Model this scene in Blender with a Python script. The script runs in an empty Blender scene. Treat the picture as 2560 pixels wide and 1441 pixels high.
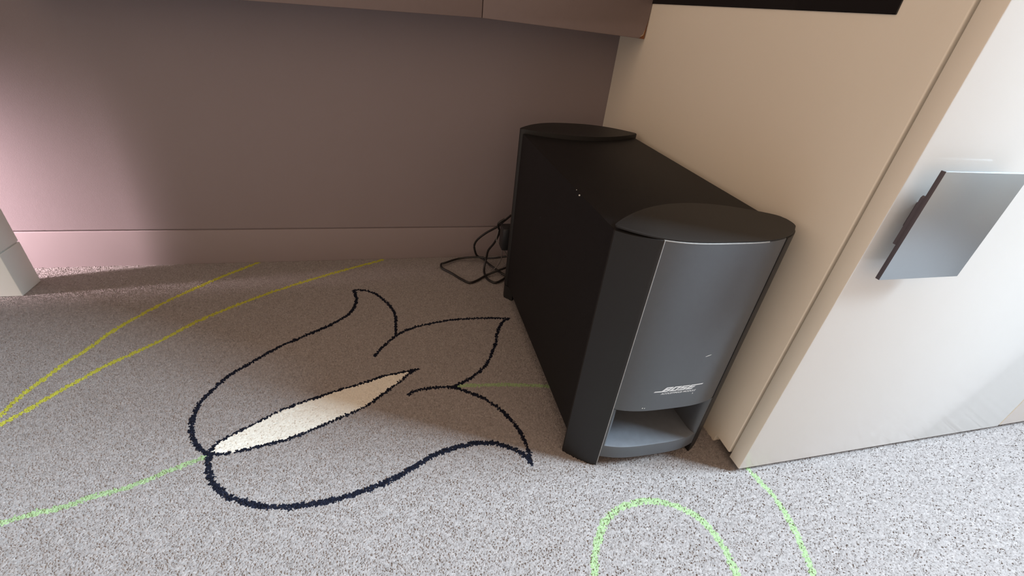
import bpy, bmesh, math, random
import numpy as np
from mathutils import Vector, Matrix

S = bpy.context.scene
COL = S.collection
random.seed(7)
RNG = np.random.default_rng(7)

# ------------------------------------------------------------------ camera
cam = bpy.data.cameras.new('camera')
cam.sensor_fit = 'HORIZONTAL'
cam.sensor_width = 36.0
cam.lens = 1118.09 * 36.0 / 2560.0
cam.clip_start = 0.02
camo = bpy.data.objects.new('camera', cam)
camo.location = (-0.4770, -1.0111, 0.5572)
camo.rotation_euler = (math.radians(57.7359), math.radians(-5.4405), math.radians(-13.1297))
COL.objects.link(camo)
S.camera = camo

# ------------------------------------------------------------------ view + world + lights
S.view_settings.view_transform = 'Standard'
S.view_settings.look = 'None'
S.view_settings.exposure = 0.0
S.view_settings.gamma = 1.0
S.view_settings.use_curve_mapping = False

w = bpy.data.worlds.new('room_ambience')
w.use_nodes = True
w.node_tree.nodes['Background'].inputs[0].default_value = (1.0, 0.725, 0.525, 1)
w.node_tree.nodes['Background'].inputs[1].default_value = 0.84
S.world = w


def area_light(name, loc, direction, sx, sy, power, color, spread=180):
    l = bpy.data.lights.new(name, 'AREA')
    l.shape = 'RECTANGLE'
    l.size, l.size_y = sx, sy
    l.energy = power
    l.color = color
    l.spread = math.radians(spread)
    o = bpy.data.objects.new(name, l)
    o.location = loc
    o.rotation_euler = Vector(direction).to_track_quat('-Z', 'Y').to_euler()
    COL.objects.link(o)
    return o


# daylight through the window in the right-hand wall
area_light('window_daylight', (1.96, -1.29, 1.95), (-1, 0, 0), 0.90, 1.30, 430, (0.78, 0.955, 1.08))
# low pink light, source unseen, beamed along the back wall behind the table leg
area_light('wall_pink_light', (-1.70, -0.162, 0.29), (1, 0.40, -0.42), 0.03, 0.46, 2.2, (1.0, 0.77, 0.80), 40)


# ------------------------------------------------------------------ helpers
def tag(o, label=None, cat=None, group=None, kind=None):
    if label: o['label'] = label
    if cat: o['category'] = cat
    if group: o['group'] = group
    if kind: o['kind'] = kind
    return o


def empty(name, loc, **k):
    o = bpy.data.objects.new(name, None)
    o.empty_display_size = 0.05
    o.location = loc
    COL.objects.link(o)
    return tag(o, **k)


def wloc(o):
    v = Vector((0, 0, 0))
    while o is not None:
        v = v + Vector(o.location)
        o = o.parent
    return v


def obj(name, bm, mat, parent=None, smooth=None, **k):
    """link one bmesh (world coordinates) as ONE mesh object"""
    bmesh.ops.recalc_face_normals(bm, faces=bm.faces[:])
    me = bpy.data.meshes.new(name)
    bm.to_mesh(me)
    bm.free()
    if parent is not None:
        me.transform(Matrix.Translation(-wloc(parent)))
    me.materials.append(mat)
    o = bpy.data.objects.new(name, me)
    COL.objects.link(o)
    o.parent = parent
    if smooth is not None:
        for p in me.polygons: p.use_smooth = True
        me.set_sharp_from_angle(angle=math.radians(smooth))
    return tag(o, **k)


def box(bm, x0, x1, y0, y1, z0, z1, bev=0.0, seg=2):
    r = bmesh.ops.create_cube(bm, size=1.0)
    vs = r['verts']
    for v in vs:
        v.co = Vector(((x0 + x1) / 2 + v.co.x * (x1 - x0), (y0 + y1) / 2 + v.co.y * (y1 - y0), (z0 + z1) / 2 + v.co.z * (z1 - z0)))
    if bev > 0:
        es = list({e for v in vs for e in v.link_edges})
        bmesh.ops.bevel(bm, geom=es, offset=bev, segments=seg, profile=0.5, affect='EDGES')
    return bm


def prism(bm, pts, z0, z1, axis='z', bev_top=0.0, bev_bottom=0.0, seg=3):
    """extrude a closed outline; axis 'z': pts are (x, y); axis 'y': pts are (x, z)"""
    def P(a, b, c):
        return (a, b, c) if axis == 'z' else (a, c, b)
    lo = [bm.verts.new(P(a, b, z0)) for a, b in pts]
    hi = [bm.verts.new(P(a, b, z1)) for a, b in pts]
    n = len(pts)
    fl = bm.faces.new(lo[::-1])
    fh = bm.faces.new(hi)
    for i in range(n):
        bm.faces.new((lo[i], lo[(i + 1) % n], hi[(i + 1) % n], hi[i]))
    if bev_top > 0:
        bmesh.ops.bevel(bm, geom=list(fh.edges), offset=bev_top, segments=seg, profile=0.5, affect='EDGES')
    if bev_bottom > 0:
        bmesh.ops.bevel(bm, geom=list(fl.edges), offset=bev_bottom, segments=seg, profile=0.5, affect='EDGES')
    return bm


def catmull(pts, k=6):
    P = np.array(pts, float)
    Q = np.vstack([2 * P[0] - P[1], P, 2 * P[-1] - P[-2]])
    out = []
    for i in range(1, len(Q) - 2):
        a, b, c, d = Q[i - 1], Q[i], Q[i + 1], Q[i + 2]
        for t in np.linspace(0, 1, k, endpoint=False):
            out.append(0.5 * ((2 * b) + (-a + c) * t + (2 * a - 5 * b + 4 * c - d) * t * t + (-a + 3 * b - 3 * c + d) * t ** 3))
    out.append(P[-1])
    return np.array(out)


def tube(bm, pts, r, n=8):
    P = catmull(pts, 6)
    rings = []
    up = Vector((0, 0, 1))
    for i in range(len(P)):
        a, b = P[max(i - 1, 0)], P[min(i + 1, len(P) - 1)]
        t = Vector(b - a).normalized()
        s = t.cross(up)
        if s.length < 1e-3: s = t.cross(Vector((1, 0, 0)))
        s.normalize()
        q = s.cross(t).normalized()
        rings.append([bm.verts.new(Vector(P[i]) + r * (math.cos(2 * math.pi * j / n) * s + math.sin(2 * math.pi * j / n) * q)) for j in range(n)])
    for A, B in zip(rings, rings[1:]):
        for j in range(n):
            bm.faces.new((A[j], A[(j + 1) % n], B[(j + 1) % n], B[j]))
    bm.faces.new(rings[0][::-1])
    bm.faces.new(rings[-1])
    return bm


def mat(name, color, rough=0.5, metal=0.0, spec=0.5, coat=0.0, var=0.0, vscale=30.0, bump=0.0, bscale=400.0):
    m = bpy.data.materials.new(name)
    m.use_nodes = True
    nt = m.node_tree
    b = nt.nodes['Principled BSDF']
    b.inputs['Base Color'].default_value = (*color, 1)
    b.inputs['Roughness'].default_value = rough
    b.inputs['Metallic'].default_value = metal
    b.inputs['Specular IOR Level'].default_value = spec
    b.inputs['Coat Weight'].default_value = coat
    b.inputs['Coat Roughness'].default_value = 0.04
    tc = nt.nodes.new('ShaderNodeTexCoord')
    if var > 0:
        n = nt.nodes.new('ShaderNodeTexNoise')
        n.inputs['Scale'].default_value = vscale
        n.inputs['Detail'].default_value = 4
        nt.links.new(tc.outputs['Object'], n.inputs['Vector'])
        r = nt.nodes.new('ShaderNodeMapRange')
        r.inputs[3].default_value = 1 - var
        r.inputs[4].default_value = 1 + var
        nt.links.new(n.outputs['Fac'], r.inputs[0])
        mx = nt.nodes.new('ShaderNodeVectorMath')
        mx.operation = 'SCALE'
        mx.inputs[0].default_value = color
        nt.links.new(r.outputs[0], mx.inputs['Scale'])
        nt.links.new(mx.outputs[0], b.inputs['Base Color'])
    if bump > 0:
        n = nt.nodes.new('ShaderNodeTexNoise')
        n.inputs['Scale'].default_value = bscale
        n.inputs['Detail'].default_value = 3
        nt.links.new(tc.outputs['Object'], n.inputs['Vector'])
        bp = nt.nodes.new('ShaderNodeBump')
        bp.inputs['Strength'].default_value = bump
        bp.inputs['Distance'].default_value = 0.001
        nt.links.new(n.outputs['Fac'], bp.inputs['Height'])
        nt.links.new(bp.outputs[0], b.inputs['Normal'])
    return m


def brushed(name, color):
    """steel with fine streaks along local X"""
    m = mat(name, color, rough=0.36, metal=1.0)
    nt = m.node_tree
    b = nt.nodes['Principled BSDF']
    tc = nt.nodes.new('ShaderNodeTexCoord')
    mp = nt.nodes.new('ShaderNodeMapping')
    mp.inputs['Scale'].default_value = (60, 60, 1500)
    n = nt.nodes.new('ShaderNodeTexNoise')
    n.inputs['Scale'].default_value = 1.0
    nt.links.new(tc.outputs['Object'], mp.inputs[0])
    nt.links.new(mp.outputs[0], n.inputs['Vector'])
    r = nt.nodes.new('ShaderNodeMapRange')
    r.inputs[3].default_value = 0.34
    r.inputs[4].default_value = 0.41
    nt.links.new(n.outputs['Fac'], r.inputs[0])
    nt.links.new(r.outputs[0], b.inputs['Roughness'])
    return m


def pile_mat(name, color, var=0.22):
    """tufted yarn: every tuft carries its own 'tint' value"""
    m = bpy.data.materials.new(name)
    m.use_nodes = True
    nt = m.node_tree
    b = nt.nodes['Principled BSDF']
    b.inputs['Roughness'].default_value = 1.0
    b.inputs['Specular IOR Level'].default_value = 0.1
    b.inputs['Sheen Weight'].default_value = 0.0
    # loose yarn scatters light: soften the facets by leaning their shading normals upward
    ge = nt.nodes.new('ShaderNodeNewGeometry')
    ad = nt.nodes.new('ShaderNodeVectorMath')
    ad.operation = 'ADD'
    ad.inputs[1].default_value = (0, 0, 0.9)
    no = nt.nodes.new('ShaderNodeVectorMath')
    no.operation = 'NORMALIZE'
    nt.links.new(ge.outputs['Normal'], ad.inputs[0])
    nt.links.new(ad.outputs[0], no.inputs[0])
    nt.links.new(no.outputs[0], b.inputs['Normal'])
    at = nt.nodes.new('ShaderNodeAttribute')
    at.attribute_name = 'tint'
    r = nt.nodes.new('ShaderNodeMapRange')
    r.inputs[3].default_value = 1 - var
    r.inputs[4].default_value = 1 + var
    nt.links.new(at.outputs['Fac'], r.inputs[0])
    mx = nt.nodes.new('ShaderNodeVectorMath')
    mx.operation = 'SCALE'
    mx.inputs[0].default_value = color
    nt.links.new(r.outputs[0], mx.inputs['Scale'])
    nt.links.new(mx.outputs[0], b.inputs['Base Color'])
    return m


M = {
    'wall': mat('mauve_grey_wall_paint', (0.265, 0.224, 0.235), rough=0.75, spec=0.25, var=0.03, vscale=6, bump=0.15, bscale=900),
    'skirting': mat('mauve_grey_skirting_paint', (0.27, 0.228, 0.238), rough=0.55, spec=0.35, var=0.03, vscale=20),
    'room_wall': mat('cream_wall_paint', (0.72, 0.68, 0.62), rough=0.8, bump=0.1),
    'floor': mat('carpet_backing', (0.36, 0.333, 0.330), rough=1.0, spec=0.05, var=0.2, vscale=300, bump=0.6, bscale=500),
    'taupe': mat('taupe_laminate', (0.20, 0.155, 0.15), rough=0.55, spec=0.4, var=0.05, vscale=60, bump=0.05),
    'core': mat('chipped_brown_core', (0.20, 0.075, 0.028), rough=0.9, var=0.3, vscale=300),
    'flake': mat('pale_chip_edge', (0.42, 0.34, 0.24), rough=0.8),
    'cream': mat('cream_satin_lacquer', (0.86, 0.80, 0.69), rough=0.45, spec=0.4, var=0.015, vscale=5),
    'gloss': mat('white_gloss_lacquer', (0.78, 0.79, 0.79), rough=0.13, spec=0.45, coat=0.0, var=0.01, vscale=8),
    'black_glass': mat('black_glass', (0.006, 0.006, 0.007), rough=0.08, spec=0.5),
    'dark_gap': mat('raw_carcass_board', (0.28, 0.20, 0.12), rough=0.9),
    'steel': brushed('brushed_steel', (0.47, 0.52, 0.56)),
    'shaded_steel': mat('painted_shade_steel', (0.10, 0.088, 0.105), rough=0.5, metal=0.0, spec=0.4),
    'leg': mat('white_painted_wood', (0.67, 0.73, 0.71), rough=0.5, spec=0.35, var=0.02, vscale=40),
    'vinyl': mat('black_vinyl_wrap', (0.0055, 0.005, 0.006), rough=0.55, spec=0.26, bump=0.25, bscale=1500),
    'plastic': mat('matte_black_plastic', (0.0135, 0.0132, 0.0138), rough=0.50, spec=0.36, bump=0.12, bscale=2500),
    'front': mat('charcoal_satin_plastic', (0.070, 0.077, 0.089), rough=0.40, spec=0.6, var=0.06, vscale=120, bump=0.08, bscale=2500),
    'wear_glint': mat('wear_glint_grey', (0.30, 0.305, 0.31), rough=0.5, spec=0.5, var=0.3, vscale=300),
    'port': mat('charcoal_port_plastic', (0.15, 0.17, 0.20), rough=0.45, spec=0.5, var=0.15, vscale=90),
    'print': mat('pale_grey_print', (0.62, 0.63, 0.64), rough=0.5),
    'cable': mat('black_cable_rubber', (0.010, 0.009, 0.009), rough=0.45),
    'wire': mat('grey_wire_sleeve', (0.16, 0.15, 0.15), rough=0.35),
    'plug': mat('dark_plug_plastic', (0.016, 0.017, 0.02), rough=0.4),
    'white': mat('white_window_paint', (0.85, 0.85, 0.84), rough=0.4),
    'curtain': mat('white_curtain_cloth', (0.80, 0.80, 0.79), rough=0.9),
    'speck': mat('pale_paint_speck', (0.7, 0.7, 0.68), rough=0.7),
    'pile': pile_mat('greige_carpet_yarn', (0.325, 0.300, 0.297), 0.21),
    'navy': pile_mat('navy_carpet_yarn', (0.011, 0.013, 0.024), 0.5),
    'ivory': pile_mat('ivory_carpet_yarn', (0.80, 0.775, 0.71), 0.04),
    'chartreuse': pile_mat('chartreuse_carpet_yarn', (0.50, 0.50, 0.075), 0.14),
    'green': pile_mat('light_green_carpet_yarn', (0.32, 0.44, 0.24), 0.18),
}

# ------------------------------------------------------------------ the setting
bm = bmesh.new()
box(bm, -2.6, 2.1, -3.6, 0.03, -0.05, -0.0021)
floor = obj('floor', bm, M['floor'], kind='structure', label='greige carpet floor with a navy tulip outline and green vine lines woven in')

bm = bmesh.new()
box(bm, -2.6, 2.1, 0.0008, 0.10, 0.0842, 1.4, 0.0006, 1)
box(bm, -2.6, 2.1, 0.0042, 0.10, -0.05, 0.0855)
obj('wall_back', bm, M['wall'], kind='structure', label='mauve grey painted back wall in shade under the taupe console')

bm = bmesh.new()
prof = [(0.0, -0.004), (0.0, 0.0798), (0.0004, 0.0807), (0.0012, 0.0812), (0.0040, 0.0812), (0.0040, -0.004)]
lo = [bm.verts.new((-2.5, y, z)) for y, z in prof]
hi = [bm.verts.new((-0.001, y, z)) for y, z in prof]
bm.faces.new(lo); bm.faces.new(hi[::-1])
for i in range(len(prof)):
    j = (i + 1) % len(prof)
    bm.faces.new((lo[i], lo[j], hi[j], hi[i]))
obj('baseboard_back', bm, M['skirting'], smooth=40, kind='structure', label='low mauve grey baseboard along the foot of the back wall')

# right-hand wall with the window whose light (and reflection in the gloss door) the photo shows
WX, Y0, Y1, Z0, Z1 = 1.8, -1.74, -0.84, 1.28, 2.62
bm = bmesh.new()
box(bm, WX, WX + 0.1, Y1, 0.03, -0.05, 2.9)
box(bm, WX, WX + 0.1, -3.6, Y0, -0.05, 2.9)
box(bm, WX, WX + 0.1, Y0, Y1, -0.05, Z0)
box(bm, WX, WX + 0.1, Y0, Y1, Z1, 2.9)
obj('wall_right', bm, M['room_wall'], kind='structure')
wn = empty('window_1', (WX, (Y0 + Y1) / 2, Z0), kind='structure')
bm = bmesh.new()
for a, b in ((Y0, Y0 + 0.05), (Y1 - 0.05, Y1), (-1.31, -1.27)):
    box(bm, WX + 0.03, WX + 0.08, a, b, Z0, Z1, 0.004)
box(bm, WX + 0.03, WX + 0.08, Y0, Y1, Z0, Z0 + 0.05, 0.004)
box(bm, WX + 0.03, WX + 0.08, Y0, Y1, Z1 - 0.05, Z1, 0.004)
obj('window_frame', bm, M['white'], wn)
bm = bmesh.new()
box(bm, WX - 0.12, WX + 0.03, Y0 - 0.05, Y1 + 0.05, Z0 - 0.03, Z0, 0.006)
obj('window_sill', bm, M['white'], wn)
# floor-length curtain drawn to the side of the window; the gloss door mirrors its pleats
bm = bmesh.new()
n, ya, yb = 90, -2.15, -1.64
rows = []
for z in (0.09, 0.6, 1.4, 2.66):
    r = []
    for i in range(n + 1):
        t = i / n
        r.append(bm.verts.new((1.725 + 0.022 * math.sin(t * 2 * math.pi * 9) + 0.006 * math.sin(t * 31), ya + (yb - ya) * t, z)))
    rows.append(r)
for A, B in zip(rows, rows[1:]):
    for i in range(n):
        bm.faces.new((A[i], A[i + 1], B[i + 1], B[i]))
bmesh.ops.solidify(bm, geom=bm.faces[:], thickness=0.003)
obj('curtain', bm, M['curtain'], smooth=60, label='white pleated floor-length curtain drawn to the side of the window opposite the table', cat='curtain')

# ------------------------------------------------------------------ carpet pile (real tufts, sorted by yarn colour)
LINES = {
    'o1':[(-0.7453,-0.5399),(-0.7615,-0.5247),(-0.7735,-0.5049),(-0.7811,-0.482),(-0.7843,-0.4602),(-0.7816,-0.4355),(-0.7724,-0.4136),(-0.758,-0.3836),(-0.7331,-0.3573),(-0.6968,-0.3202),(-0.6525,-0.2881),(-0.6157,-0.2621),(-0.586,-0.2346),(-0.5719,-0.2021),(-0.5697,-0.1693),(-0.5763,-0.1387)],
    'o2':[(-0.5763,-0.1387),(-0.5647,-0.1381),(-0.5442,-0.1462),(-0.5203,-0.1705),(-0.5012,-0.2057),(-0.491,-0.237),(-0.4894,-0.27),(-0.4896,-0.3048)],
    'o3':[(-0.5284,-0.3623),(-0.5125,-0.3371),(-0.4881,-0.3062),(-0.4633,-0.2898),(-0.4256,-0.2766),(-0.3761,-0.268),(-0.3217,-0.2679),(-0.2568,-0.2744)],
    'o4':[(-0.2596,-0.2755),(-0.2742,-0.2867),(-0.2891,-0.3137),(-0.3015,-0.3505),(-0.3168,-0.3843),(-0.3335,-0.4134),(-0.3594,-0.4372),(-0.3825,-0.4511),(-0.4013,-0.4582)],
    'o5':[(-0.4728,-0.4661),(-0.4615,-0.4595),(-0.4388,-0.456),(-0.4013,-0.4582),(-0.3739,-0.4732),(-0.3481,-0.4942),(-0.3246,-0.5222),(-0.3114,-0.5517),(-0.304,-0.5795),(-0.3024,-0.6048),(-0.3033,-0.6263)],
    'o6':[(-0.3036,-0.6249),(-0.3098,-0.6115),(-0.3226,-0.5988),(-0.3432,-0.5861),(-0.3659,-0.5797),(-0.392,-0.58),(-0.418,-0.5839),(-0.4389,-0.5897),(-0.4639,-0.6018),(-0.4921,-0.6165),(-0.5193,-0.6266),(-0.5493,-0.6339),(-0.5825,-0.6389),(-0.615,-0.6394),(-0.639,-0.6363),(-0.6641,-0.6293),(-0.6904,-0.6172),(-0.709,-0.6046),(-0.7235,-0.5885),(-0.7355,-0.5674),(-0.7399,-0.5504),(-0.7418,-0.5404)],
    'f1':[(-0.7432,-0.5389),(-0.7354,-0.5226),(-0.7172,-0.5084),(-0.6891,-0.4903),(-0.6597,-0.4709),(-0.622,-0.4561),(-0.5873,-0.4423),(-0.5505,-0.4316),(-0.512,-0.4174),(-0.4769,-0.4109),(-0.4547,-0.4066)],
    'f2':[(-0.7428,-0.5403),(-0.7216,-0.543),(-0.7008,-0.5409),(-0.671,-0.5353),(-0.6361,-0.5273),(-0.601,-0.5118),(-0.5675,-0.4963),(-0.5379,-0.4807),(-0.5117,-0.4581),(-0.4889,-0.437),(-0.4711,-0.4187),(-0.4547,-0.4066)],
    'y1':[(-0.7928,0.0049),(-0.801,-0.0078),(-0.8589,-0.0659),(-0.916,-0.1349),(-0.9524,-0.1881),(-0.9803,-0.2407),(-0.9938,-0.2824),(-1.0099,-0.3181),(-1.0239,-0.3633),(-1.0334,-0.3963),(-1.0358,-0.4283),(-1.0412,-0.4648),(-1.047,-0.51),(-1.052,-0.58),(-1.05,-0.68)],
    'y2':[(-0.5185,-0.005),(-0.5381,-0.0159),(-0.6204,-0.0582),(-0.706,-0.1089),(-0.7821,-0.1626),(-0.8506,-0.2226),(-0.8859,-0.2683),(-0.9177,-0.303),(-0.9463,-0.3318),(-0.9673,-0.3601),(-0.9876,-0.3895),(-1.0073,-0.4211),(-1.0251,-0.4472),(-1.044,-0.4743),(-1.058,-0.52),(-1.062,-0.59),(-1.056,-0.68)],
    'g3':[(-1.12,-0.622),(-1.04,-0.617),(-0.9671,-0.6078),(-0.9364,-0.6043),(-0.9209,-0.6012),(-0.9056,-0.5969),(-0.8908,-0.5955),(-0.8764,-0.5933),(-0.8621,-0.5868),(-0.8474,-0.5829),(-0.8268,-0.5797),(-0.8096,-0.573),(-0.7918,-0.5636),(-0.7718,-0.5554),(-0.7575,-0.5489),(-0.745,-0.5445)],
    'g4':[(-0.3993,-0.4585),(-0.3854,-0.4575),(-0.3511,-0.4601),(-0.3094,-0.4647),(-0.2747,-0.4704),(-0.233,-0.4789),(-0.1862,-0.495)],
    'g5':[(0.0158,-0.6682),(0.0227,-0.6887),(0.0266,-0.7125),(0.0304,-0.7382),(0.0278,-0.7625),(0.0231,-0.7849),(0.0154,-0.8074),(0.0076,-0.8283),(-0.0008,-0.8423),(-0.0168,-0.8614),(-0.045,-0.9),(-0.08,-0.955),(-0.11,-1.02),(-0.125,-1.1)],
    'g6':[(-0.36,-1.05),(-0.335,-0.94),(-0.307,-0.868),(-0.2805,-0.8109),(-0.2701,-0.7877),(-0.2603,-0.766),(-0.2472,-0.7461),(-0.2304,-0.7275),(-0.2057,-0.7139),(-0.1789,-0.7092),(-0.1544,-0.7104),(-0.1314,-0.7191),(-0.1129,-0.7311),(-0.0987,-0.7478),(-0.0913,-0.7704),(-0.0902,-0.7902),(-0.0927,-0.8097),(-0.0961,-0.8244),(-0.1038,-0.8447),(-0.125,-0.9),(-0.155,-0.97),(-0.175,-1.06)],
}
CUR = {k: catmull(v, 5) for k, v in LINES.items()}


def dist_to(P, poly, pad):
    d = np.full(len(P), 1e9)
    lo, hi = poly.min(0) - pad, poly.max(0) + pad
    idx = np.where(((P > lo) & (P < hi)).all(1))[0]
    Q = P[idx]
    dd = np.full(len(Q), 1e9)
    for a, b in zip(poly[:-1], poly[1:]):
        ab = b - a
        t = np.clip(((Q - a) @ ab) / max(ab @ ab, 1e-12), 0, 1)
        dd = np.minimum(dd, np.hypot(*(Q - a - t[:, None] * ab).T))
    d[idx] = dd
    return d


def inside(P, poly):
    r = np.zeros(len(P), bool)
    x, y = P[:, 0], P[:, 1]
    for (x1, y1), (x2, y2) in zip(poly, np.roll(poly, -1, 0)):
        c = (y1 > y) != (y2 > y)
        with np.errstate(divide='ignore', invalid='ignore'):
            r ^= c & (x < (x2 - x1) * (y - y1) / (y2 - y1) + x1)
    return r


SP = 0.0025
gx = np.arange(-1.50, 1.20, SP)
gy = np.arange(-1.30, -0.0005, SP * 0.866)
GX, GY = np.meshgrid(gx, gy)
GX = GX + (np.arange(len(gy))[:, None] % 2) * SP / 2
P = np.c_[GX.ravel(), GY.ravel()]
P = P + RNG.uniform(-1, 1, P.shape) * SP * 0.38
keep = (P[:, 1] < -0.0008)
keep &= ~((P[:, 0] > 0.03) & (P[:, 1] > -0.55))                                     # under the cabinet
keep &= ~((P[:, 0] > -0.215) & (P[:, 0] < -0.05) & (P[:, 1] > -0.56) & (P[:, 1] < -0.20))
P = P[keep]
PJ = P + RNG.normal(0, 0.0005, P.shape)
dn = np.full(len(P), 1e9)
for k, wd in (('o1', .0031), ('o2', .0027), ('o3', .0026), ('o4', .0028), ('o5', .0028), ('o6', .0037), ('f1', .0024), ('f2', .0025)):
    dn = np.minimum(dn, dist_to(PJ, CUR[k], .02) / wd)
navy = dn < 1
leaf = np.vstack([CUR['f1'], CUR['f2'][::-1]])
ivory = inside(PJ, leaf) & ~navy
dy = np.minimum(dist_to(PJ, CUR['y1'], .02) / .0041, dist_to(PJ, CUR['y2'], .02) / .0039)
chart = (dy < 1) & ~navy
free = ~navy & ~ivory & ~chart
GR = {}
for k, wd in (('g3', .0038), ('g4', .0036), ('g5', .0040), ('g6', .0047)):
    GR[k] = (dist_to(PJ, CUR[k], .02) / wd < 1) & free
allg = np.logical_or.reduce(list(GR.values()))
plain = free & ~allg
# two small dents pressed into the pile beside the flower
dent = np.minimum(dist_to(P, np.array([(-.8200, -.5440), (-.8085, -.5275)]), .02), dist_to(P, np.array([(-.8010, -.5440), (-.7885, -.5270)]), .02))


def pile(name, sel, m, label=None, h=0.0, base=-0.0023, rad=0.0):
    Q = P[sel]
    n = len(Q)
    a0 = RNG.uniform(0, 2 * np.pi, n)
    r = RNG.uniform(0.0023, 0.0030, n) + rad
    V = np.zeros((n, 4, 3))
    for j in range(3):
        a = a0 + j * 2 * np.pi / 3
        V[:, j, 0] = Q[:, 0] + r * np.cos(a)
        V[:, j, 1] = Q[:, 1] + r * np.sin(a)
        V[:, j, 2] = base
    V[:, 3, :2] = Q + RNG.normal(0, 0.0009, (n, 2))
    V[:, 3, 2] = RNG.uniform(-0.0007, 0.0004, n) + h - 0.0022 * np.clip(1 - dent[sel] / 0.003, 0, 1)
    V[:, :, 1] = np.minimum(V[:, :, 1], -0.0002)
    F = (np.arange(n)[:, None, None] * 4 + np.array([[0, 1, 3], [1, 2, 3], [2, 0, 3]])[None]).reshape(-1)
    me = bpy.data.meshes.new(name)
    me.vertices.add(n * 4)
    me.vertices.foreach_set('co', V.reshape(-1))
    me.loops.add(len(F))
    me.loops.foreach_set('vertex_index', F.astype(np.int32))
    me.polygons.add(n * 3)
    me.polygons.foreach_set('loop_start', np.arange(0, n * 9, 3, dtype=np.int32))
    at = me.attributes.new('tint', 'FLOAT', 'POINT')
    at.data.foreach_set('value', np.repeat(np.clip(RNG.normal(0.5, 0.22, n), 0, 1), 4).astype(np.float32))
    me.update(calc_edges=True)
    me.polygons.foreach_set('use_smooth', np.ones(n * 3, bool))
    me.materials.append(m)
    o = bpy.data.objects.new(name, me)
    COL.objects.link(o)
    o.parent = floor
    return tag(o, label=label, kind='stuff')


pile('carpet_pile', plain, M['pile'])
pile('flower_outline', navy, M['navy'], 'navy woven outline of a tulip', 0.0003, -0.0022, 0.0005)
pile('flower_petal', ivory, M['ivory'], 'ivory pointed petal woven inside the tulip outline', 0.0002, -0.0017, 0.0010)
pile('vine_line', chart, M['chartreuse'], 'pair of chartreuse vine lines running from the left to the back wall')
pile('vine_line', GR['g3'], M['green'], 'light green stem line running left from the foot of the tulip')
pile('vine_line', GR['g4'], M['green'], 'light green line from the tulip tip to the subwoofer')
pile('vine_line', GR['g5'], M['green'], 'light green line starting at the cabinet corner')
pile('vine_line', GR['g6'], M['green'], 'light green arch-shaped line in front of the subwoofer')

# ------------------------------------------------------------------ cabinet on the right (side panel, plinth, two gloss doors, black glass)
cab = empty('tall_cabinet', (0.0, -0.35, 0.0), label='tall cream cabinet with white gloss doors and a steel plate handle', cat='cabinet')
CT = 1.35
bm = bmesh.new()
# side panel outline in (y, z) with the toe-kick notch at the front
out = [(0.0004, -0.003), (-0.632, -0.003), (-0.632, 0.0140), (-0.6650, 0.0125), (-0.6650, CT), (0.0004, CT)]
a = [bm.verts.new((0.0, y, z)) for y, z in out]
b = [bm.verts.new((0.019, y, z)) for y, z in out]
bm.faces.new(a); bm.faces.new(b[::-1])
for i in range(len(out)):
    j = (i + 1) % len(out)
    bm.faces.new((a[i], a[j], b[j], b[i]))
fe = [e for e in bm.edges if all(abs(v.co.y + 0.6650) < 1e-5 for v in e.verts) and all(abs(v.co.x) < 1e-5 for v in e.verts)]
bmesh.ops.bevel(bm, geom=fe, offset=0.0015, segments=3, profile=0.5, affect='EDGES')
obj('side_panel', bm, M['cream'], cab, smooth=35)
bm = bmesh.new()
box(bm, 0.0192, 1.0985, -0.6325, -0.60, -0.003, 0.0138)
obj('plinth', bm, M['cream'], cab)
bm = bmesh.new()
box(bm, 0.0192, 1.0985, -0.664, 0.0003, 0.0142, CT)
obj('carcass', bm, M['dark_gap'], cab)


def cab_door(x0, x1, z0):
    bm = bmesh.new()
    box(bm, x0, x1, -0.6913, -0.6688, z0, CT, 0.0012, 2)
    o = obj('door', bm, M['gloss'], cab, smooth=35)
    o.data.materials.append(M['cream'])                      # same lacquer as the front; light on narrow sides painted in as cream
    for p in o.data.polygons:
        if abs(p.normal.x) > 0.9: p.material_index = 1
    return o


d1 = cab_door(0.0, 0.5470, 0.0070)
d2 = cab_door(0.5497, 1.0980, 0.0085)
bm = bmesh.new()
box(bm, 0.0065, 0.1185, -0.7148, -0.7100, 0.3525, 0.4680, 0.0005, 2)            # flat plate
prism(bm, [(0.0070, 0.3915), (0.1180, 0.3915), (0.1180, 0.4405), (0.1160, 0.4425), (0.0085, 0.4425), (0.0070, 0.4405)], -0.7104, -0.7066, axis='y')            # bar behind the plate
for xs in (0.030, 0.085):
    box(bm, xs, xs + 0.014, -0.7060, -0.6905, 0.403, 0.430, 0.0015, 2)          # stems to the door
hd = obj('handle', bm, M['steel'], d1, smooth=35, label='square brushed steel plate handle')
hd.data.materials.append(M['shaded_steel'])                      # left faces painted dark, as if mirroring a dark room
for p in hd.data.polygons:
    if p.normal.x < -0.5: p.material_index = 1
bm = bmesh.new()
box(bm, -0.0012, 0.003, -0.6012, -0.090, 0.5852, 1.02, 0.0004, 1)
obj('glass_panel', bm, M['black_glass'], cab, label='black glass panel set in the cabinet side')

# ------------------------------------------------------------------ taupe console hung on the back wall
con = empty('wall_console', (-0.45, 0.004, 0.53), label='long taupe laminate console hung on the back wall, chipped at its right corner', cat='console')
YF = -0.112
bm = bmesh.new()
box(bm, -1.05, -0.012, -0.094, 0.0035, 0.538, 0.90)
obj('body', bm, M['taupe'], con)


def front(pts, name='front_panel'):
    bm = bmesh.new()
    prism(bm, pts, YF, YF + 0.018, axis='y')
    bmesh.ops.bevel(bm, geom=[e for e in bm.edges if all(abs(v.co.y - YF) < 1e-6 for v in e.verts)], offset=0.0008, segments=2, profile=0.5, affect='EDGES')
    return obj(name, bm, M['taupe'], con, smooth=30)


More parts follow.
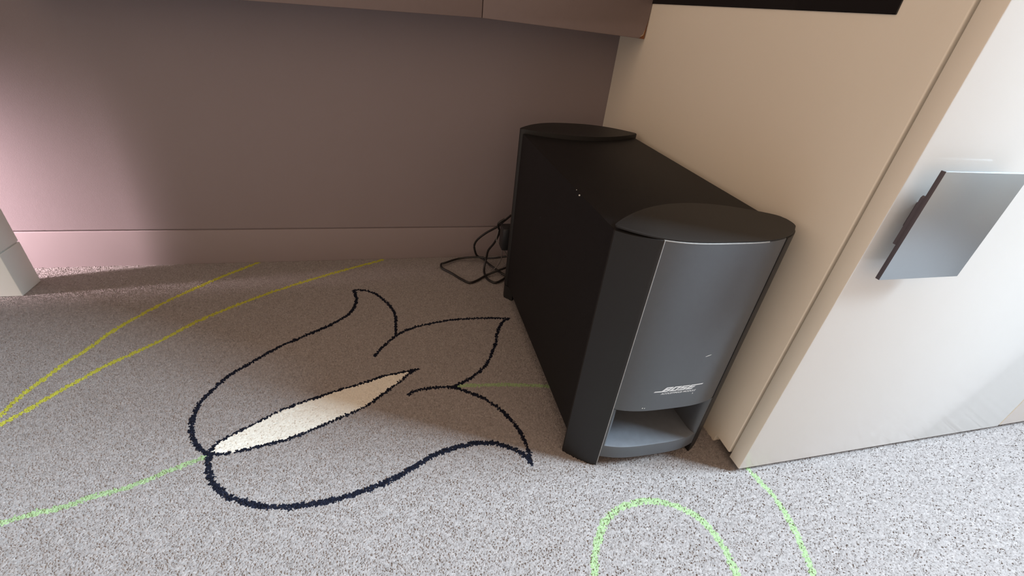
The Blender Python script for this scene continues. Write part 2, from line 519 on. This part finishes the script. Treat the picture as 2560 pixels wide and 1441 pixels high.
XS = -0.3188
front([(-1.05, 0.5155), (XS - 0.0006, 0.5344), (XS + 0.0010, 0.90), (-1.05, 0.90)])
XR = -0.0012
fp = front([(XS + 0.0006, 0.5343), (-0.0130, 0.5277), (-0.0105, 0.5310), (-0.0060, 0.5330), (-0.0042, 0.5420), (-0.0026, 0.5540), (XR, 0.5600), (XR + 0.0008, 0.90), (XS + 0.0022, 0.90)])
bm = bmesh.new()
prism(bm, [(-0.0132, 0.5278), (-0.0022, 0.5272), (XR, 0.5600), (-0.0030, 0.5540), (-0.0046, 0.5420), (-0.0064, 0.5328), (-0.0109, 0.5309)], YF + 0.0010, YF + 0.017, axis='y')
obj('chipped_corner', bm, M['core'], fp, label='bare brown core where the corner is chipped')
bm = bmesh.new()
prism(bm, [(-0.0118, 0.5318), (-0.0098, 0.5312), (-0.0058, 0.5336), (-0.0046, 0.5420), (-0.0056, 0.5412), (-0.0066, 0.5350)], YF - 0.0004, YF + 0.002, axis='y')
obj('lifted_flake', bm, M['flake'], fp, label='pale lifted flake beside the chipped corner')

# ------------------------------------------------------------------ white table standing at the left edge
tab = empty('side_table', (-1.50, -0.30, 0.0), label='white table with a jointed square leg by the back wall, cut by the left edge', cat='table')
bm = bmesh.new()
box(bm, -1.80, -1.1785, -0.56, -0.053, 0.62, 0.655, 0.002)
obj('tabletop', bm, M['leg'], tab)
for x1 in (-1.1805, -1.742):
    for yb in (-0.0550, -0.500):
        bm = bmesh.new()
        box(bm, x1 - 0.055, x1, yb - 0.0540, yb - 0.0012, 0.0905, 0.62, 0.0008, 2)
        lg = obj('leg', bm, M['leg'], tab)
        bm = bmesh.new()
        box(bm, x1 - 0.055, x1, yb - 0.0547, yb, -0.001, 0.0878, 0.0008, 2)
        box(bm, x1 - 0.052, x1 - 0.003, yb - 0.0517, yb - 0.003, 0.0870, 0.0910)
        obj('foot', bm, M['leg'], lg)

# ------------------------------------------------------------------ subwoofer
XC, HW, H = -0.1322, 0.1186, 0.3688
sub = empty('subwoofer', (XC, -0.40, 0.0), label='black floor-standing subwoofer with bowed front, bass port and white lettering', cat='speaker')


def bow(x, p=3.3):
    return max(0.0, 1 - min(1.0, abs((x - XC) / HW)) ** p)


def yfront(x): return -(0.6124 + 0.0428 * bow(x))
def yback(x): return -(0.1860 - 0.0600 * bow(x, 2.6))


def xs_between(a, b, n): return [a + (b - a) * i / n for i in range(n + 1)]


def ease(a, b, n):      # denser samples towards both ends, where the bow turns
    return [(a + b) / 2 - (b - a) / 2 * math.cos(math.pi * i / n) for i in range(n + 1)]


BW = 0.1148                                   # half width of the wrapped body
bm = bmesh.new()
B4 = [(XC - BW, -0.6090), (XC + BW, -0.6000), (XC + BW, -0.1960), (XC - BW, -0.1960)]
prism(bm, B4, 0.118, H - 0.0075)
prism(bm, [B4[0], (XC - 0.0775, -0.6090), (XC - 0.0675, -0.520), (XC + 0.0675, -0.520), (XC + 0.0775, -0.6000)] + B4[1:], 0.036, 0.118)
bmesh.ops.remove_doubles(bm, verts=bm.verts[:], dist=1e-5)
bmesh.ops.bevel(bm, geom=[e for e in bm.edges if all(abs(v.co.z - (H - 0.0075)) < 1e-6 for v in e.verts)], offset=0.0012, segments=2, profile=0.5, affect='EDGES')
obj('cabinet_body', bm, M['vinyl'], sub, smooth=35)
L, R_ = XC - HW, XC + HW
SL, SR = XC - 0.0772, XC + 0.0772             # the two seams of the front


def bez(a, c, b, n=6):
    return [tuple((1 - t) ** 2 * a[i] + 2 * t * (1 - t) * c[i] + t * t * b[i] for i in (0, 1)) for t in [k / n for k in range(n + 1)]]


def inner_arc(x): return -0.5985 + 0.0095 * (x - XC) / HW + 0.052 * (1 - ((x - XC) / HW) ** 2)


def cap_outline(front_side, inset=0.0):
    if front_side:
        k = (HW - inset) / HW
        o = [(XC + (x - XC) * k, yfront(x) + inset) for x in ease(L, R_, 44) if x < R_ - 0.0085]
        xl, xr, q = o[0][0], XC + (R_ - XC) * k, R_ - 0.0085
        o += bez((XC + (q - XC) * k, yfront(q) + inset), (xr, -0.6150 + inset), (xr, -0.6000))
        o += bez((xr, -0.5965), (xr, -0.5880), (xr - 0.009, inner_arc(xr - 0.009)))
        o += [(x, inner_arc(x)) for x in ease(xr - 0.012, xl, 24)[1:-1]] + [(xl, -0.6080)]
    else:
        o = [(x, yback(x)) for x in ease(R_, L, 44)]
        o += [(L, -0.1875)] + [(x, -0.1900 - 0.040 * (1 - ((x - XC) / HW) ** 2)) for x in ease(L, R_, 24)[1:-1]] + [(R_, -0.1875)]
    return o


# front cap: lid, two curved side pillars that run down into feet, centre panel, port, lip
bm = bmesh.new()
prism(bm, cap_outline(True, 0.0012), H - 0.0012, H + 0.0004, bev_top=0.0006, seg=2)
cf = obj('front_cap', bm, M['plastic'], sub, smooth=40)
for side in (-1, 1):
    xe, xsn = (L, SL) if side < 0 else (R_, SR)
    xs = [xe + (xsn - xe) * (1 - math.cos(math.pi / 2 * i / 16)) for i in range(17)]
    if side < 0:
        o = [(x, yfront(x)) for x in xs]
    else:
        q = R_ - 0.0085
        o = bez((R_, -0.6000), (R_, -0.6150), (q, yfront(q))) + [(x, yfront(x)) for x in xs if x < q - 1e-4]
    o += [(xsn, yfront(xsn) + 0.016), (xsn + side * 0.012, -0.6095), (xe, -0.6095 if side < 0 else -0.590)]
    bm = bmesh.new()
    prism(bm, o, -0.002, H - 0.0012)
    for v in bm.verts:                                       # the top edge dips away from the lid towards the outer side
        if v.co.z > 0.1: v.co.z -= 0.0034 * min(1.0, abs(v.co.x - xsn) / abs(xe - xsn)) ** 0.8
    top = [e for e in bm.edges if all(v.co.z > 0.1 for v in e.verts)]
    seam = [e for e in bm.edges if all(abs(v.co.x - xsn) < 1e-6 and abs(v.co.y - yfront(xsn)) < 1e-6 for v in e.verts)]
    bmesh.ops.bevel(bm, geom=seam + top, offset=0.0007, segments=2, profile=0.5, affect='EDGES')
    obj('side_pillar', bm, M['plastic'], sub, smooth=40)
PB = 0.1168                                    # top of the port opening


def shell(x0, x1, z0, z1, back, n, d=0.0004):
    xs = xs_between(x0, x1, n)
    return [(x, yfront(x) + d) for x in xs] + [(x1, back), (x0, back)]


bm = bmesh.new()
prism(bm, shell(SL + 0.0006, SR - 0.0006, 0, 0, -0.610, 28, 0.0009), PB, H - 0.0012)
bmesh.ops.bevel(bm, geom=[e for e in bm.edges if all(v.co.z > H - 0.0013 for v in e.verts)] + [e for e in bm.edges if all(v.co.z < PB + 1e-4 and v.co.y < -0.62 for v in e.verts)], offset=0.0010, segments=2, profile=0.5, affect='EDGES')
fpanel = obj('front_panel', bm, M['front'], sub, smooth=40)
# recessed core that shows as a dark slit under the lid
bm = bmesh.new()
prism(bm, cap_outline(True, 0.0042), H - 0.012, H - 0.0011)
obj('lid_neck', bm, M['vinyl'], sub, smooth=40)
# chamfer highlight painted in grey, with some wear, on seam and panel top
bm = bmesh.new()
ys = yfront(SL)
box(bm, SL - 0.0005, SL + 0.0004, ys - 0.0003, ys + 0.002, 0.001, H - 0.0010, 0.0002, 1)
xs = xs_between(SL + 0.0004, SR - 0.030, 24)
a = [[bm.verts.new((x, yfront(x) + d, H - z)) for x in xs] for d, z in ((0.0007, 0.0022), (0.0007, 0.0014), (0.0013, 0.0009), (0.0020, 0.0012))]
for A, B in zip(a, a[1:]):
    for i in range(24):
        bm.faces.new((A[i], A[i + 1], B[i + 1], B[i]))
obj('wear_glint_edge', bm, M['wear_glint'], sub, label='pale edge with painted highlight and wear along the front seam')
# port: side cheeks with rounded flare, floor that rises towards the back, dark rear
for s, xe in ((1, SL + 0.0006), (-1, SR - 0.0006)):
    bm = bmesh.new()
    o = [(xe, yfront(xe) + 0.0004), (xe + s * 0.0022, yfront(xe + s * 0.0022) + 0.0006)]
    o += [(xe + s * (0.0022 + 0.0070 * math.sin(t)), yfront(xe) - 0.0004 + 0.016 * (1 - math.cos(t))) for t in (0.5, 0.9, 1.25, 1.57)]
    o += [(xe + s * 0.0155, -0.526), (xe + s * 0.0105, -0.526), (xe, -0.600)]
    prism(bm, o, 0.040, PB)
    obj('port_cheek', bm, M['front'], sub, smooth=40)
bm = bmesh.new()
n = 24
xs = xs_between(SL + 0.0008, SR - 0.0008, n)
rows = []
depth = [(0.0, 0.0205), (0.0, 0.0410), (0.0010, 0.0428), (0.0030, 0.0434), (0.020, 0.0438), (0.045, 0.0444), (0.075, 0.0460), (0.100, 0.0500), (0.118, 0.0580), (0.125, 0.072), (0.127, 0.090), (0.127, 0.1175), (0.132, 0.1175), (0.132, 0.0205)]
for d, z in depth:
    k = min(1.0, d / 0.127)                                   # the throat narrows a little and squares off towards its back
    rows.append([bm.verts.new((XC + (x - XC) * (1 - 0.12 * k), (yfront(x) + 0.0004) * (1 - k) + (-0.6552) * k + d, z)) for x in xs])
for A, B in zip(rows, rows[1:] + rows[:1]):
    for i in range(n):
        bm.faces.new((A[i], A[i + 1], B[i + 1], B[i]))
bm.faces.new([r[0] for r in rows]); bm.faces.new([r[-1] for r in rows][::-1])
bp = obj('bass_port', bm, M['port'], sub, smooth=40, label='curved bass port opening above the bottom lip')
bp.data.materials.append(M['front'])                          # the lip's outer face matches the front panel
for p in bp.data.polygons:
    if max(bp.data.vertices[v].co.z for v in p.vertices) < 0.0429: p.material_index = 1

# two pale dust specks on the upper left edge
bm = bmesh.new()
for p, r in (((-0.2487, -0.4990, 0.3600), 0.0012), ((-0.2470, -0.4830, 0.3613), 0.0006)):
    bmesh.ops.create_icosphere(bm, subdivisions=1, radius=r, matrix=Matrix.Translation(p))
obj('dust_speck', bm, M['speck'], sub, kind='stuff', label='pale dust specks on the upper edge')

# back cap with feet
bm = bmesh.new()
prism(bm, cap_outline(False), 0.030, H, bev_top=0.0014, seg=3)
obj('back_cap', bm, M['plastic'], sub, smooth=40)
for s in (-1, 1):
    xe = XC + s * HW
    xi = XC + s * 0.075
    o = [(xe, -0.1950), (xe, yback(xe))] + [(x, yback(x)) for x in xs_between(xe, xi, 10)[1:]] + [(xi, -0.185), (xe - s * 0.014, -0.211)]
    bm = bmesh.new()
    prism(bm, o, -0.002, 0.0302)
    obj('rear_foot', bm, M['plastic'], sub, smooth=40)


# ---- lettering printed on the curved front panel
def wrap(bm, off=0.0003):
    for v in bm.verts:
        v.co = Vector((v.co.x, yfront(v.co.x) + 0.0009 - off + v.co.y, v.co.z))
    return bm


bm = bmesh.new()
ZB, ZT, SH = 0.1508, 0.1588, 0.95
LW, LG, TH, TV = 0.0109, 0.0012, 0.0020, 0.0036


def bar(x0, x1, v0, v1):
    """bar in letter space; v runs 0..1 up the letter height, sheared to the right"""
    hh = ZT - ZB
    q = [(x0, v0), (x1, v0), (x1, v1), (x0, v1)]
    vs = [bm.verts.new((x + SH * v * hh, 0, ZB + v * hh)) for x, v in q]
    bm.faces.new(vs)


t = TH / (ZT - ZB)
mid = (1 - t) / 2
x = -0.1545
# B
bar(x, x + TV, 0, 1); bar(x, x + LW * .92, 0, t); bar(x, x + LW * .92, mid, mid + t); bar(x, x + LW * .92, 1 - t, 1)
bar(x + LW - TV, x + LW, t * .4, mid + t * .3); bar(x + LW - TV, x + LW, mid + t * .7, 1 - t * .4)
x += LW + LG
# O
bar(x, x + TV, 0, 1); bar(x + LW - TV, x + LW, 0, 1); bar(x, x + LW, 0, t); bar(x, x + LW, 1 - t, 1)
x += LW + LG
# S
bar(x, x + LW, 0, t); bar(x, x + LW, mid, mid + t); bar(x, x + LW, 1 - t, 1)
bar(x, x + TV, mid, 1); bar(x + LW - TV, x + LW, 0, mid + t)
x += LW + LG
# E
bar(x, x + TV, 0, 1); bar(x, x + LW * .95, 0, t); bar(x, x + LW * .95, mid, mid + t); bar(x, x + LW * .95, 1 - t, 1)
# long rules running out of the B (foot) and the E (head)
bar(-0.1642, -0.1540, 0, t * .95)
bar(x + LW * .9, -0.0915 - SH * (ZT - ZB), 1 - t * .95, 1)
obj('lettering', wrap(bm), M['print'], fpanel, label='white slanted block letters with two long rules')

cu = bpy.data.curves.new('lettering_line', 'FONT')
cu.body = 'ACOUSTIMASS MODULE'
cu.shear = 0.3
cu.offset = 0.026
to = bpy.data.objects.new('lettering_line', cu)
COL.objects.link(to)
bpy.context.view_layer.update()
me = bpy.data.meshes.new_from_object(to.evaluated_get(bpy.context.evaluated_depsgraph_get()))
bpy.data.objects.remove(to)
bm = bmesh.new()
bm.from_mesh(me)
x0, x1 = min(v.co.x for v in bm.verts), max(v.co.x for v in bm.verts)
y0, y1 = min(v.co.y for v in bm.verts), max(v.co.y for v in bm.verts)
for v in bm.verts:
    v.co = Vector((-0.1530 + (v.co.x - x0) / (x1 - x0) * 0.0530, 0, 0.1461 + (v.co.y - y0) / (y1 - y0) * 0.0031))
obj('lettering', wrap(bm), M['print'], fpanel, label='small white capitals under the block letters')
bm = bmesh.new()
for px_, pz, rx, rz in ((-0.1030, 0.2080, 0.0045, 0.0006), (-0.1720, 0.1225, 0.0009, 0.0009), (-0.1690, 0.1222, 0.0008, 0.0007), (-0.1030, 0.1420, 0.0006, 0.0012)):
    bm.faces.new([bm.verts.new((px_ + rx * math.cos(k * math.pi / 4), 0, pz + rz * math.sin(k * math.pi / 4) + rx * 0.3 * math.cos(k * math.pi / 4))) for k in range(8)])
obj('scuff_mark', wrap(bm, 0.0002), M['speck'], fpanel, kind='stuff', label='small pale scuffs on the front panel')

# ------------------------------------------------------------------ cables behind the subwoofer
CAB = {
    'A': [(-0.2281, -0.1, 0.1573), (-0.2429, -0.08, 0.1296), (-0.2511, -0.07, 0.1148), (-0.2718, -0.05, 0.0899), (-0.2894, -0.04, 0.068), (-0.2956, -0.035, 0.0503), (-0.2939, -0.035, 0.0357), (-0.2871, -0.033, 0.0192), (-0.273, -0.040, 0.013), (-0.2602, -0.0698, 0.012), (-0.2467, -0.0891, 0.009), (-0.2309, -0.11, 0.006), (-0.2098, -0.12, 0.004)],
    'B': [(-0.2173, -0.09, 0.0476), (-0.2274, -0.08, 0.0402), (-0.2582, -0.055, 0.0229), (-0.2898, -0.035, 0.0163), (-0.3308, -0.024, 0.0070), (-0.3667, -0.0443, 0.008), (-0.3779, -0.048, 0.006), (-0.3765, -0.0643, 0.004), (-0.3577, -0.0867, 0.003), (-0.3376, -0.1158, 0.003), (-0.3202, -0.1332, 0.003), (-0.2998, -0.124, 0.003), (-0.2766, -0.107, 0.005), (-0.2476, -0.1014, 0.014), (-0.2211, -0.0961, 0.02)],
    'C': [(-0.2439, -0.11, 0.153), (-0.2577, -0.11, 0.1414), (-0.2516, -0.1, 0.1147), (-0.2586, -0.09, 0.0841), (-0.2694, -0.08, 0.0589), (-0.2707, -0.07, 0.0327), (-0.2756, -0.0768, 0.012), (-0.2781, -0.0939, 0.004), (-0.275, -0.1204, 0.003), (-0.2609, -0.1377, 0.003), (-0.2406, -0.1282, 0.004), (-0.2258, -0.1141, 0.006)],
    'D': [(-0.2577, -0.115, 0.129), (-0.2603, -0.115, 0.103), (-0.25, -0.12, 0.091), (-0.2371, -0.12, 0.073), (-0.2309, -0.12, 0.058), (-0.2298, -0.11, 0.0383), (-0.2342, -0.1, 0.0227)],
    'E': [(-0.2454, -0.12, 0.0805), (-0.2457, -0.12, 0.0732), (-0.2443, -0.11, 0.0475), (-0.2493, -0.0893, 0.016), (-0.2646, -0.0935, 0.01)],
}
for k, r, m, lab in (
        ('A', 0.0026, 'cable', 'black cable arching down the wall behind the subwoofer'),
        ('B', 0.0026, 'cable', 'black cable making the wide pointed loop on the carpet'),
        ('C', 0.0026, 'cable', 'black cable hanging from the plug into a small floor loop'),
        ('D', 0.0013, 'wire', 'thin grey wire curving down from the plug'),
        ('E', 0.0011, 'wire', 'short thin grey wire bending onto the carpet beside the coil')):
    bm = bmesh.new()
    tube(bm, CAB[k], r)
    obj('power_cable' if m == 'cable' else 'signal_wire', bm, M[m], smooth=60, label=lab, cat='cable', group='cables coiled behind the subwoofer')
bm = bmesh.new()
box(bm, -0.2555, -0.2290, -0.150, -0.118, 0.093, 0.147, 0.004, 2)
plug = obj('plug', bm, M['plug'], smooth=35, label='dark plug block on the cables behind the subwoofer', cat='plug')
